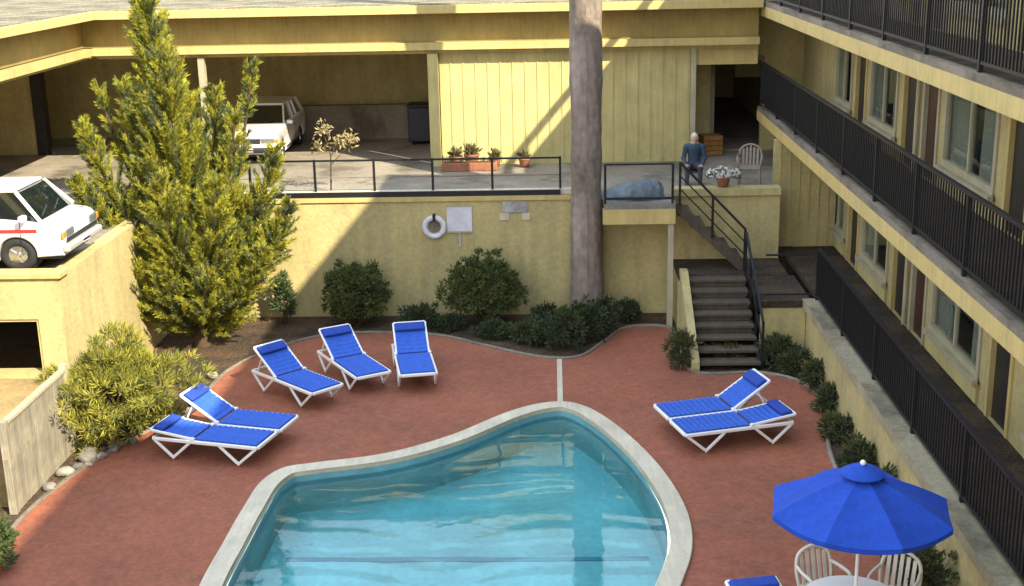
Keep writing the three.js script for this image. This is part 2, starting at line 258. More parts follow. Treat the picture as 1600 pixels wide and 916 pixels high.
// ------------------------------------------------------------------ right wing with walkways
{
  const t = thing('room_wing', 'three level motel wing with iron railed walkways and room doors, beyond the blue umbrella', 'building');
  const XW = 6.4, XE = 5.06, zN = 4;
  const floors = [1.24, 4.07, 6.60];
  const wins = [[-29.3, -27.7], [-26.1, -24.0], [-21.05, -18.5], [-16.3, -14.0], [-11.2, -8.9]];
  const doors = [[-27.35, -26.45, 0], [-23.6, -22.7, 0], [-22.3, -21.4, 1], [-18.05, -17.15, 0], [-13.2, -12.3, 1]];
  const wallBoxes = [b6(XW, XW + .2, 0, floors[0] - .001, -38, zN)];
  floors.forEach((f, k) => { // wall pieces between, below and above the openings
    const top = k < 2 ? floors[k + 1] : 9.16, ops = [...wins.map(w => [w[0], w[1], f + .45, f + 1.98]), ...doors.map(d => [d[0], d[1], f + .02, f + 2.06])].sort((p, q) => p[0] - q[0]); let z = -38;
    for (const [a, b, y0, y1] of ops) { wallBoxes.push(b6(XW, XW + .2, f, top, z, a), b6(XW, XW + .2, f, y0, a, b), b6(XW, XW + .2, y1, top, a, b)); z = b; }
    wallBoxes.push(b6(XW, XW + .2, f, top, z, zN));
  });
  put('room_wall', wallBoxes, mat.wall, t);
  put('inner_wall', b6(9.6, 9.8, 0, 9.16, -38, zN), mat.wall, t);
  floors.forEach((f, k) => {
    const far = k === 0 ? -24.3 : -31.8;
    if (k) {
      put('walkway_slab', b6(XE - .02, 9.6, f - .10, f, far, zN), mat.slab, t); put('floor_covering', b6(XE + .12, 9.55, f + .001, f + .007, far + .02, zN - .01), mat.carpet, t);
      put('fascia_board', b6(XE - .03, XE + .12, f - .34, f - .102, far + .003, zN), mat.trim, t);
      put('walkway_ceiling', b6(XE + .121, XW, f - .24, f - .102, far + .01, zN), mat.wall, t);
    } else put('walkway_slab', b6(XE + .14, 9.6, f - .12, f, -28.7, zN), mat.carpet, t);
    for (const [a, b] of wins) {
      const w = new THREE.Group(); w.name = 'window'; t.add(w);
      const y0 = f + .45, y1 = f + 1.98, e = .09;
      put('frame', [b6(XW - .035, XW + .05, y0 - .02, y0 + e, a - .02, b + .02), b6(XW - .035, XW + .05, y1 - e, y1 + .02, a - .02, b + .02), b6(XW - .03, XW + .05, y0 + e + .001, y1 - e - .001, a - .02, a + e), b6(XW - .03, XW + .05, y0 + e + .001, y1 - e - .001, b - e, b + .02), b6(XW - .01, XW + .045, y0 + e + .001, y1 - e - .001, (a + b) / 2 - .03, (a + b) / 2 + .03)], mat.paleTrim, w);
      put('pane', b6(XW + .02, XW + .026, y0 + e, y1 - e, a + e, b - e), mat.glass, w);
      put('sill', b6(XW - .12, XW - .036, y0 - .10, y0 - .02, a - .08, b + .08), mat.paleTrim, w);
      put('apron', b6(XW - .05, XW - .003, y0 - .40, y0 - .101, a - .05, b + .05), mat.siding, w);
      const cw = (b - a) * R(.25, .42), fold = []; // drawn curtain with folds
      for (const [c0, c1] of [[a + .05, a + cw], [b - cw * R(.6, 1), b - .05]]) for (let z = c0; z < c1; z += .12) fold.push(cyl(V(XW + .13 + .02 * Math.sin(z * 40), y0 - .1, z), V(XW + .13, y1 + .05, z), .07, .06, 6));
      put('curtain', fold, mat.curtain, w);
    }
    for (const [a, b, c] of doors) {
      const d = new THREE.Group(); d.name = 'door'; t.add(d);
      put('leaf', b6(XW + .05, XW + .10, f + .02, f + 2.0, a + .06, b - .06), c ? mat.doorBrown : mat.doorDark, d);
      put('frame', [b6(XW - .03, XW + .12, f + .02, f + 1.999, a - .04, a + .059), b6(XW - .03, XW + .12, f + .02, f + 1.999, b - .059, b + .04), b6(XW - .03, XW + .12, f + 2.0, f + 2.1, a - .04, b + .04)], c ? mat.paleTrim : mat.trim, d);
      put('handle', cyl(V(XW + .02, f + 1.0, b - .14), V(XW + .05, f + 1.0, b - .14), .03, .03, 8), mat.chrome, d);
    }
    // iron railing
    const r = new THREE.Group(); r.name = 'walkway_railing'; t.add(r); const xr = XE + .06;
    put('top_rail', b6(xr - .03, xr + .03, f + 1.03, f + 1.08, far + .05, zN), mat.iron, r);
    put('bottom_rail', b6(xr - .02, xr + .02, f + .10, f + .14, far + .05, zN), mat.iron, r);
    const bars = []; for (let z = far + .12; z < zN - 1; z += .115) bars.push(b6(xr - .011, xr + .011, f + .14, f + 1.03, z - .011, z + .011));
    stuffPart(put('balusters', bars, mat.iron, r));
    for (let z = far + .06; z < zN; z += 2.3) put('post', b6(xr - .03, xr + .03, f + .001, f + 1.029, z - .03, z + .03), mat.iron, r);
  });
  put('base_wall', b6(4.94, 5.18, -.1, 1.10, -24.3, zN), mat.wall, t);
  put('base_cap', b6(4.86, 5.19, 1.101, 1.27, -24.35, zN), mat.tanCap, t);
  put('downspout', cyl(V(XW - .06, 1.3, -22.5), V(XW - .06, 3.8, -22.5), .04), mat.paleTrim, t);
  put('downspout', cyl(V(XW - .06, 4.1, -22.5), V(XW - .06, 6.3, -22.5), .04), mat.paleTrim, t);
  put('end_wall', b6(XE + .25, XW, 4.1, 6.2, -38, -37.8), mat.wall, t);
  // roofs: the far end lower; unseen taller near blocks added, sized to shade the court
  put('roof_slab', b6(XE, 14, 9.161, 9.50, -38, -20.6), mat.roof, t);
  put('roof_rail', b6(XE - .02, XE + .10, 9.93, 10.07, -38, -20.7), mat.trim, t);
  for (let z = -37.5; z < -20.8; z += 2.4) put('roof_rail_post', b6(XE, XE + .06, 9.501, 9.929, z, z + .06), mat.trim, t);
  put('upper_shade_block', b6(XE, 14, 9.162, 13.35, -20.59, -6.6), mat.wall, t);
  put('tall_shade_block', b6(XE, 14, 9.162, 15.0, -6.59, zN + 8), mat.wall, t);
  put('rear_wall', b6(13.8, 14, 0, 9.16, -38, zN), mat.wall, t);
}
// ------------------------------------------------------------------ landing, stairs
{
  const t = thing('landing_platform', 'small cream edged landing jutting out over the red deck beside the trunk', 'landing');
  put('platform', b6(1.06, 2.56, YP - .10, YP + .012, -27.69, -26.55), mat.concrete, t);
  put('edge_beam', b6(1.03, 2.56, YP - .42, YP - .101, -26.72, -26.53), mat.trim, t);
  put('side_beam', b6(2.40, 2.56, YP - .42, YP - .102, -27.69, -26.721), mat.trim, t);
  put('support_post', b6(2.41, 2.53, 0, YP - .421, -26.70, -26.58), mat.paleTrim, t);
  const r = new THREE.Group(); r.name = 'railing'; t.add(r);
  put('rail', [bar(V(1.08, YP + .85, -26.62), V(2.5, YP + .85, -26.62), .035), bar(V(1.08, YP + .12, -26.62), V(2.5, YP + .12, -26.62), .05)], mat.iron, r);
  for (const x of [1.08, 2.5]) put('post', b6(x - .025, x + .025, YP + .013, YP + .86, -26.65, -26.59), mat.iron, r);
}
{
  const t = thing('outdoor_stairs', 'worn outdoor steps with dark handrails climbing from the red deck', 'stairs');
  const n = 8, z0 = -23.75, run = .31, rise = 1.24 / n, xa = 2.82, xb = 4.0;
  for (let i = 0; i < n; i++) { const y = rise * (i + 1), z = z0 - run * i; put('step', rb(xb - xa, .06, run + .03, .012, (xa + xb) / 2, y - .03, z - run / 2), mat.tread, t); if (i > 2) put('riser', b6(xa + .02, xb - .02, y - rise, y - .061, z - .06, z - .03), mat.tread, t); }
  const zt = z0 - run * n;
  put('landing', b6(2.62, 4.93, 1.14, 1.239, -27.69, zt), mat.carpet, t);
  put('landing_wall', b6(2.62, 2.78, 0, 1.139, -27.69, zt), mat.wall, t);
  const cheek = new THREE.Shape([[0, 0], [.12, .0], [2.65, .0], [2.65, 1.38], [2.4, 1.38], [0, .18]].map(p => new THREE.Vector2(...p)));
  put('cheek_wall', new THREE.ExtrudeGeometry(cheek, { depth: .16, bevelEnabled: false }).rotateY(Math.PI / 2).translate(2.64, 0, z0 + .05), mat.wall, t);
  put('stringer', bar(V(xb - .03, .0, z0 - .02), V(xb - .03, 1.1, zt), .05, .22), mat.iron, t);
  const m = 5, xs = 4.0, xrun = .27, rr = (YP - 1.24) / (m + 1);
  for (let i = 0; i < m; i++) put('upper_step', rb(xrun + .03, .06, .92, .012, xs - xrun * (i + .5), 1.24 + rr * (i + 1) - .03, -27.2), mat.tread, t);
  put('upper_stringer', bar(V(xs + .1, 1.22, -26.72), V(2.58, YP - .05, -26.72), .05, .20), mat.tread, t);
  const r = new THREE.Group(); r.name = 'lower_handrail'; t.add(r);
  put('rail', [bar(V(xb + .02, .95, z0 - .05), V(xb + .02, 2.16, zt), .05), bar(V(xb + .02, .50, z0 - .05), V(xb + .02, 1.72, zt), .03)], mat.iron, r);
  for (const k of [0, .35, .7, 1]) put('post', b6(xb, xb + .045, 1.22 * k + .02, .97 + 1.2 * k, z0 - .07 + (zt - z0) * k, z0 - .025 + (zt - z0) * k), mat.iron, r);
  const q = new THREE.Group(); q.name = 'upper_handrail'; t.add(q);
  put('rail', [.0, .28, .56].map(o => bar(V(4.06, 2.14 - o, -26.66), V(2.66, YP + .86 - o, -26.66), o ? .028 : .05)), mat.iron, q);
  for (const k of [0, .5, 1]) put('post', b6(4.03 - 1.4 * k, 4.08 - 1.4 * k, 1.25 + 1.44 * k, 2.16 + 1.44 * k, -26.68, -26.63), mat.iron, q);
}
{
  const t = thing('walkway_landing', 'brown floored landing beside the stairs with a plain tan front wall', 'landing');
  put('front_wall', b6(4.06, 4.93, -.1, 1.10, -24.46, -24.30), mat.wall, t);
  put('floor', b6(4.06, 5.03, 1.101, 1.24, -26.2, -24.28), mat.carpet, t);
  put('rail', [bar(V(4.12, 2.15, -24.38), V(5.05, 2.15, -24.38), .035), bar(V(4.12, 1.35, -24.38), V(5.05, 1.35, -24.38), .03)], mat.iron, t);
  put('far_wall', b6(4.97, 6.39, 1.25, 3.7, -28.9, -28.72), mat.wall, t);
  for (let x = 5.1; x < 6.3; x += .22) put('batten', b6(x, x + .03, 1.26, 3.68, -28.719, -28.70), mat.trim, t);
}
// ------------------------------------------------------------------ fence panel on the left
{
  const t = thing('slatted_fence', 'weathered pale wooden fence panel with diagonal top light, beside the yellow green bush', 'fence', [-8.2, 0, -17.6]);
  t.userData.label = 'weathered pale wooden fence panel of upright boards beside the yellow green bush';
  let z = 0; const W = [mat.greyWood, mat.greyWood.clone()]; W[1].color.setRGB(.36, .33, .26);
  for (let i = 0; i < 12; i++) { const w = .185, h = 1.42 + R(-.012, .012); put('board', rb(.024, h, w - .012, .005, R(-.004, .004), h / 2, -z - w / 2), W[i % 3 === 1 ? 1 : 0], t); z += w + .003; }
  put('cap_rail', b6(-.06, .05, 1.44, 1.49, -z - .02, .03), mat.paleTrim, t);
  put('back_rail', [b6(-.06, -.016, .25, .34, -z, 0), b6(-.06, -.016, 1.1, 1.19, -z, 0)], mat.greyWood, t);
  put('post', rb(.12, 1.56, .12, .01, -.02, .78, -z - .09), mat.paleTrim, t);
  put('post', rb(.12, 1.50, .12, .01, -.02, .75, .08), mat.greyWood, t);
}
// ------------------------------------------------------------------ foliage
class Leaves {
  constructor() { this.p = []; this.c = []; }
  leaf(o, d, side, len, wid, col) { // a folded diamond
    const b = o, t = o.clone().addScaledVector(d, len), m = o.clone().addScaledVector(d, len * .45), n = d.clone().cross(side).multiplyScalar(wid * .25);
    const l = m.clone().addScaledVector(side, wid / 2).add(n), r = m.clone().addScaledVector(side, -wid / 2).add(n);
    for (const v of [b, l, t, b, t, r]) { this.p.push(v.x, v.y, v.z); this.c.push(...col); }
  }
  geo() { const g = new THREE.BufferGeometry(); g.setAttribute('position', new THREE.Float32BufferAttribute(this.p, 3)); g.setAttribute('color', new THREE.Float32BufferAttribute(this.c, 3)); g.computeVertexNormals(); return g; }
}
const rdir = () => { const z = R(-1, 1), a = R(0, 2 * Math.PI), r = Math.sqrt(1 - z * z); return V(r * Math.cos(a), z, r * Math.sin(a)); };
const perp = d => { const q = rdir(); return q.addScaledVector(d, -q.dot(d)).normalize(); };
const tint = (a, b) => { const k = rnd(), j = R(.8, 1.2); return [0, 1, 2].map(i => (a[i] + (b[i] - a[i]) * k) * j); };
const white = leafMat(1, 1, 1);
function foliage(L, parent, name = 'crown') { const o = new THREE.Mesh(L.geo(), white); o.name = name; o.castShadow = o.receiveShadow = true; parent.add(o); return o; }

function shrub(name, label, pos, rx, ry, rz, o = {}) {
  const t = thing(name, label, o.cat || 'shrub', pos, 0, o.group);
  const L = new Leaves(), n = o.clumps || Math.round(150 * rx * (ry + rz)), A = o.a || [.02, .05, .008], B = o.b || [.06, .10, .016], len = o.len || .085, cy = o.lift ?? ry * .95, stems = [];
  const ph = [R(0, 6), R(0, 6), R(0, 6)];
  for (let k = 0; k < n; k++) {
    const d = rdir(); if (d.y < -.75) d.y *= -.6; const lk = o.lump ?? 1, lump = 1 + lk * (.13 * Math.sin(d.x * 5 + ph[0]) + .12 * Math.sin(d.y * 6 + ph[1]) + .12 * Math.sin(d.z * 5 + ph[2]));
    const f = lump * Math.pow(rnd(), .28) * (rnd() < .08 ? 1.14 : 1), c = V(d.x * rx * f, cy + d.y * ry * f, d.z * rz * f); if (c.y < .03) c.y = R(.03, .12);
    const col = tint(A, B), nl = o.leaves || 22;
    for (let i = 0; i < nl; i++) { const q = rdir(), up = d.clone().multiplyScalar(.7).add(q).add(V(0, .45, 0)).normalize(); const j = R(.8, 1.25); L.leaf(c.clone().addScaledVector(q, R(0, .09)), up, perp(up), len * R(.7, 1.3), len * (o.wide || .5), col.map(x => x * j)); }
    if (k % 7 === 0) stems.push(cyl(V(R(-.06, .06), 0, R(-.06, .06)), c, .012, .004, 5));
  }
  put('stems', stems, mat.barkDark, t); foliage(L, t, 'foliage'); return t;
}
{ // the leaning many-tipped juniper
  const t = thing('juniper_tree', 'tall yellow green juniper with many upswept tips against the carport', 'tree', [-7.5, 0, -25.7]);
  const L = new Leaves(), wood = [];
  const base = V(0, .35, 0);
  // [tip x, y, z, radius, branches, start height]
  const spires = [[-.66, 7.3, -.35, 1.25, 400, .9], [-.25, 6.2, .3, 1.1, 300, 1], [-1.9, 5.6, -.5, .34, 70, 1.0], [-1.95, 4.7, .3, .76, 180, .8], [-1.2, 5.5, -.1, .80, 190, 1], [.60, 5.3, -.4, .84, 210, .9], [1.38, 5.8, -.5, .38, 90, .8], [1.1, 4.9, .1, .76, 180, .8], [1.80, 4.1, -.3, .80, 170, .7], [2.1, 3.0, .15, .80, 160, .6], [-2.1, 3.6, .6, .84, 190, .6], [-.3, 3.7, 1.0, 1.0, 220, .5], [.75, 3.6, .85, .95, 210, .5], [.1, 4.4, -.9, .7, 110, .8], [-1.6, 2.5, 1.0, .78, 150, .35], [1.6, 2.2, .7, .76, 140, .35], [-.5, 1.9, .95, .75, 130, .3], [.5, 1.8, 1.0, .75, 130, .3], [-1.2, 1.2, .6, .55, 80, .2], [1.2, 1.3, .35, .55, 80, .2]];
  for (const [tx, ty, tz, r, nb, sy] of spires) {
    const A = V(base.x + tx * .08, sy, tz * .1), Bp = V(tx, ty, tz), mid = A.clone().lerp(Bp, .45).add(V(tx * .16, -.1, tz * .16));
    const cv = new THREE.QuadraticBezierCurve3(A, mid, Bp); wood.push(new THREE.TubeGeometry(cv, 10, .03, 6));
    for (let k = 0; k < nb; k++) {
      const s = Math.pow(rnd(), .8), o = cv.getPoint(s), ax = cv.getTangent(s), rr = r * (s < .25 ? .55 + 1.8 * s : 1 - .80 * (s - .25) / .75) * R(.6, 1.25);
      const out = perp(ax), dir = out.clone().multiplyScalar(.8).addScaledVector(ax, .75).add(V(0, .25, 0)).normalize();
      const yg = rnd(), col = yg < .6 ? tint([.26, .255, .012], [.38, .35, .016]) : yg < .9 ? tint([.11, .13, .014], [.18, .19, .02]) : tint([.06, .085, .03], [.14, .15, .06]);
      const len = Math.max(.22, rr * 1.25), ns = Math.round(len / .042) + 3;
      for (let i = 0; i < ns; i++) {
        const f = .15 + .85 * i / ns, c = o.clone().addScaledVector(dir, len * f).add(V(0, .12 * len * f * f, 0));
        for (let m = 0; m < 7; m++) { const q = dir.clone().multiplyScalar(1.0).addScaledVector(rdir(), .8).add(V(0, .25, 0)).normalize(); const j = R(.75, 1.3); L.leaf(c, q, perp(q), R(.05, .15), R(.013, .026), col.map(x => x * j)); }
      }
    }
  }
  put('trunk', [cyl(V(0, -.1, 0), V(-.05, 1.0, 0), .19, .12, 10), cyl(V(-.05, .9, 0), V(-.3, 3.0, -.15), .12, .06, 8), ...wood], mat.barkDark, t);
  foliage(L, t);
}
{ // bare palm trunk in front of the retaining wall
  const t = thing('palm_tree', 'tall straight brown palm trunk rising in front of the tan wall', 'tree', [trunkX, 0, trunkZ]);
  const prof = []; for (let y = 0; y <= 16.2; y += .12) prof.push(new THREE.Vector2(.335 + .07 * Math.exp(-y * 1.2) + .012 * Math.sin(y * 1.3) + .006 * Math.sin(y * 3.7) + (y > 15 ? .08 * (y - 15) : 0), y - .1));
  const g = new THREE.LatheGeometry(prof, 28), p = g.attributes.position, uv = g.attributes.uv;
  for (let i = 0; i < p.count; i++) { const a = Math.atan2(p.getZ(i), p.getX(i)), y = p.getY(i), k = 1 + .035 * (vnoise(a * 3 + 20, y * 4, 4096, 5) - .5) * 2; p.setX(i, p.getX(i) * k); p.setZ(i, p.getZ(i) * k); uv.setXY(i, uv.getX(i) * 2.4, y); }
  g.computeVertexNormals(); put('trunk', g, mat.bark, t, true);
  const L = new Leaves();
  for (let k = 0; k < 34; k++) { const a = k * 2.4, up = R(-.5, 1.2), d = V(Math.cos(a), 0, Math.sin(a)); for (let i = 1; i < 26; i++) { const f = i / 26, c = V(0, 16.1, 0).addScaledVector(d, 2.6 * f).add(V(0, up * f * 1.6 - 1.6 * f * f, 0)); const s = V(-d.z, -.25, d.x).normalize(); for (const q of [1, -1]) { const w = s.clone().multiplyScalar(q).addScaledVector(d, .5).normalize(); L.leaf(c, w, perp(w), .42 * (1 - .5 * f), .03, tint([.03, .06, .01], [.07, .1, .02])); } } }
  foliage(L, t);
}
shrub('round_bush', 'smaller round clipped dark green bush against the tan retaining wall', [-4.36, 0, -27.0], .70, .66, .6, { a: [.04, .065, .006], b: [.115, .13, .012], lift: .72, clumps: 340, lump: .45 });
shrub('round_bush', 'larger round dark green bush with a ragged top against the tan retaining wall', [-1.55, 0, -26.9], .86, .70, .62, { a: [.04, .065, .006], b: [.12, .135, .014], lift: .80, clumps: 420, lump: .6 });
shrub('spreading_bush', 'big feathery yellow green bush beside the slatted fence', [-7.6, 0, -20.75], 1.14, .86, 1.02, { a: [.11, .125, .012], b: [.34, .30, .02], lift: .80, lump: 1.7, len: .14, wide: .18, clumps: 700, leaves: 26 });
shrub('slender_shrub', 'thin upright dark shrub against the tan wall near the juniper', [-6.05, 0, -27.2], .20, .52, .16, { lift: .55, clumps: 44, len: .11, wide: .35 });
shrub('corner_shrub', 'small green shrub at the deck edge in front of the slatted fence', [-7.95, 0, -15.75], .42, .36, .42, { a: [.03, .06, .008], b: [.10, .13, .015], clumps: 110 });
for (const [x, z, rx, ry, label] of [[-2.95, -26.75, .38, .26, 'low dark shrub behind the head of the last lounger in the row of three'], [-2.3, -26.6, .28, .15, 'small low dark shrub touching the larger round bush'], [-1.3, -26.1, .4, .14, 'flat dark shrub spreading in front of the larger round bush'], [-.5, -25.6, .42, .22, 'low dark shrub between the larger round bush and the pale deck joint'], [.1, -25.3, .52, .40, 'low dark shrub at the bed tip behind the pale deck joint'], [.62, -25.7, .44, .42, 'tallest of the low dark shrubs, in front of the palm trunk'], [.95, -26.3, .4, .34, 'low dark shrub at the foot of the palm trunk toward the landing'], [1.55, -27.1, .3, .2, 'tiny dark shrub under the cream edged landing'], [-.25, -26.7, .3, .22, 'low dark shrub tucked against the tan wall beside the palm trunk']])
  shrub('groundcover_shrub', label, [x, 0, z], rx, ry, rx * .8, { group: 'low shrubs in the bed below the tan wall', a: [.02, .04, .007], b: [.06, .08, .013], clumps: Math.round(190 * rx), len: .10, wide: .42 });
for (const [x, z, rx, ry, label] of [[4.35, -23.95, .36, .30, 'leafy shrub at the foot of the stair landing wall'], [4.62, -23.55, .26, .2, 'small shrub at the corner where the walkway wall begins'], [4.85, -22.6, .22, .3, 'second small shrub along the walkway wall from the stairs'], [4.83, -21.5, .2, .22, 'third small shrub along the walkway wall from the stairs'], [4.72, -20.2, .24, .22, 'fourth small shrub along the walkway wall from the stairs'], [4.72, -18.6, .28, .3, 'fifth shrub along the walkway wall from the stairs'], [4.66, -17.3, .3, .34, 'sixth shrub along the walkway wall, above the umbrella edge'], [4.66, -15.9, .3, .42, 'shrub along the walkway wall just behind the blue umbrella'], [4.6, -14.6, .35, .4, 'shrub along the walkway wall beside the cream resin chair']])
  shrub('border_shrub', label, [x, 0, z], rx, ry, rx, { group: 'shrubs along the walkway wall', a: [.022, .042, .008], b: [.09, .10, .02], clumps: Math.round(200 * rx), len: .10, wide: .4 });
shrub('stair_weeds', 'weedy green plant growing at the foot of the pale stair cheek', [2.5, 0, -24.1], .26, .34, .5, { cat: 'plant', a: [.03, .045, .008], b: [.10, .10, .02], clumps: 60, len: .12, wide: .3 });
shrub('step_weeds', 'green weeds showing under the open lowest steps', [3.4, 0, -24.4], .5, .16, .25, { cat: 'plant', a: [.04, .06, .008], b: [.12, .13, .02], clumps: 50, len: .09, lift: .14 });
{ // dry sapling behind the railing
  const t = thing('dry_sapling', 'dry tan sapling on a thin stem behind the parking railing', 'plant', [-5.05, YP, -28.4]), L = new Leaves(), w = [cyl(V(0, 0, 0), V(.04, .85, 0), .022, .016, 6), cyl(V(.03, .62, 0), V(.45, 1.05, 0), .014, .008, 6), cyl(V(.04, .84, 0), V(-.12, 1.45, 0), .014, .006, 6), cyl(V(.04, .8, 0), V(.3, 1.3, .1), .012, .006, 6)];
  for (const [x, y, n] of [[-.1, 1.4, 60], [.5, 1.2, 80], [.2, 1.15, 50], [-.2, 1.05, 40]]) for (let i = 0; i < n; i++) { const q = rdir(), c = V(x, y, 0).addScaledVector(rdir(), R(0, .24)); L.leaf(c, q, perp(q), .13, .05, tint([.28, .2, .07], [.45, .36, .16])); }
  put('stem', w, mat.barkDark, t); foliage(L, t, 'leaves');
}
{ const mats = [mat.stone, mat.stone.clone(), mat.stone.clone()]; mats[1].color.setRGB(.46, .42, .36); mats[2].color.setRGB(.24, .22, .2);
  [[-8.02, -18.4, .10], [-7.98, -18.95, .13], [-7.85, -19.2, .08], [-7.8, -19.5, .14], [-7.62, -19.62, .09], [-7.9, -19.8, .12], [-7.5, -19.95, .10], [-7.72, -19.3, .06], [-7.3, -20.3, .08], [-6.8, -22.4, .10], [-6.75, -23.6, .11]].forEach(([x, z, r], i) => {
    const g = new THREE.IcosahedronGeometry(r, 2), p = g.attributes.position; const s = R(0, 50); for (let k = 0; k < p.count; k++) { const f = .78 + .42 * vnoise(p.getX(k) / r * 1.6 + s, p.getY(k) / r * 1.6 + p.getZ(k) / r * 1.3 + s, 4096, 7); p.setXYZ(k, p.getX(k) * f * 1.15, p.getY(k) * f * .75, p.getZ(k) * f); } g.computeVertexNormals();
    const o = put('rock', g, mats[i % 3]); o.position.set(x, r * .45, z); o.rotation.y = R(0, 6); tag(o, i < 9 ? 'grey rock at the deck edge below the yellow green bush' : 'grey rock at the deck edge near the juniper', 'rock', 'rocks edging the red deck');
  }); }

// ------------------------------------------------------------------ loungers
function makeLounger(ang) {
  const t = new THREE.Group(); const L = 1.93, w = .70, y = .345, hx = -.22, wp = mat.whitePlastic, a = rad(ang), bl = .80;
  for (const s of [-1, 1]) {
    put('side_rail', bar(V(-L / 2, y, s * w / 2), V(L / 2, y, s * w / 2), .045, .06, .016), wp, t);
    for (const c of [-.60, .60]) put('leg', [bar(V(c - .33, y - .02, s * (w / 2 - .002)), V(c + .02, .02, s * (w / 2 - .002)), .04, .05, .014), bar(V(c + .33, y - .02, s * (w / 2 - .002)), V(c - .02, .02, s * (w / 2 - .002)), .038, .048, .014)], wp, t);
  }
  put('foot_bar', bar(V(L / 2, y, -w / 2 + .02), V(L / 2, y, w / 2 - .02), .05, .06, .018), wp, t);
  put('head_bar', bar(V(-L / 2, y, -w / 2 + .02), V(-L / 2, y, w / 2 - .02), .045, .05, .016), wp, t);
  const sheet = (x0, len, sag) => { const nx = 72, nz = 8, g = new THREE.BoxGeometry(len, .03, w - .07, nx, 1, nz), p = g.attributes.position; for (let i = 0; i < p.count; i++) { const u = p.getX(i) / len + .5, v = p.getZ(i) / (w - .07); p.setY(i, p.getY(i) - sag * (1 - 4 * v * v) * Math.sin(Math.PI * u) + .006 * Math.sin(u * len * 62)); p.setX(i, p.getX(i) + x0 + len / 2); } g.computeVertexNormals(); return g; };
  put('seat_sling', sheet(hx + .03, L / 2 - hx - .06, .03).translate(0, y + .035, 0), mat.blue, t);
  const b = new THREE.Group(); b.name = 'backrest'; b.position.set(hx, y + .035, 0); b.rotation.z = -a; t.add(b);
  put('back_sling', sheet(-bl + .02, bl - .04, .025), mat.blue, b);
  for (const s of [-1, 1]) put('back_rail', bar(V(-bl, 0, s * (w / 2 - .03)), V(.02, 0, s * (w / 2 - .03)), .04, .045, .014), wp, b);
  put('top_bar', bar(V(-bl, 0, -w / 2 + .03), V(-bl, 0, w / 2 - .03), .045, .045, .016), wp, b);
  put('head_pad', rb(.20, .06, w - .1, .028, -bl + .14, .045, 0), mat.blueDark, b);
  for (const s of [-1, 1]) put('hinge', rb(.08, .09, .06, .02, hx, y + .03, s * (w / 2 - .01)), wp, t);
  if (ang > 12) for (const s of [-1, 1]) put('prop', bar(V(hx - .55 * Math.cos(a), y + .55 * Math.sin(a), s * (w / 2 - .05)), V(hx - .62, y, s * (w / 2 - .05)), .028, .028, .01), wp, t);
  return t;
}
const raised = makeLounger(33), low = makeLounger(7);
function lounger(src, x, z, dx, dz, label, group) { const o = src.clone(); o.name = numbered('sun_lounger'); scene.add(o); o.position.set(x, 0.005, z); o.rotation.y = Math.atan2(-dz, dx); return tag(o, label, 'sun lounger', group); }
lounger(raised, -4.87, -22.56, .72, .69, 'blue sling lounger in the row of three, the one beside the juniper end', 'row of three blue loungers');
lounger(raised, -3.94, -23.46, .53, .85, 'blue sling lounger in the middle of the row of three', 'row of three blue loungers');
lounger(raised, -2.77, -23.60, .19, .98, 'blue sling lounger in the row of three, the one beside the larger round bush', 'row of three blue loungers');
lounger(low, -5.70, -19.72, .967, .254, 'blue lounger lying flat beside the yellow green bush', 'pair of blue loungers by the yellow green bush');
lounger(raised, -5.48, -20.46, .967, .254, 'blue lounger with raised back beside the yellow green bush', 'pair of blue loungers by the yellow green bush');
lounger(low, 2.93, -20.15, -.958, .287, 'blue lounger lying flat on the deck below the stairs', 'pair of blue loungers below the stairs');
lounger(raised, 2.72, -20.88, -.958, .287, 'blue lounger with raised back on the deck below the stairs', 'pair of blue loungers below the stairs');
lounger(low, 2.60, -13.5, .2, .98, 'blue lounger beside the umbrella table, only its end in view', null);

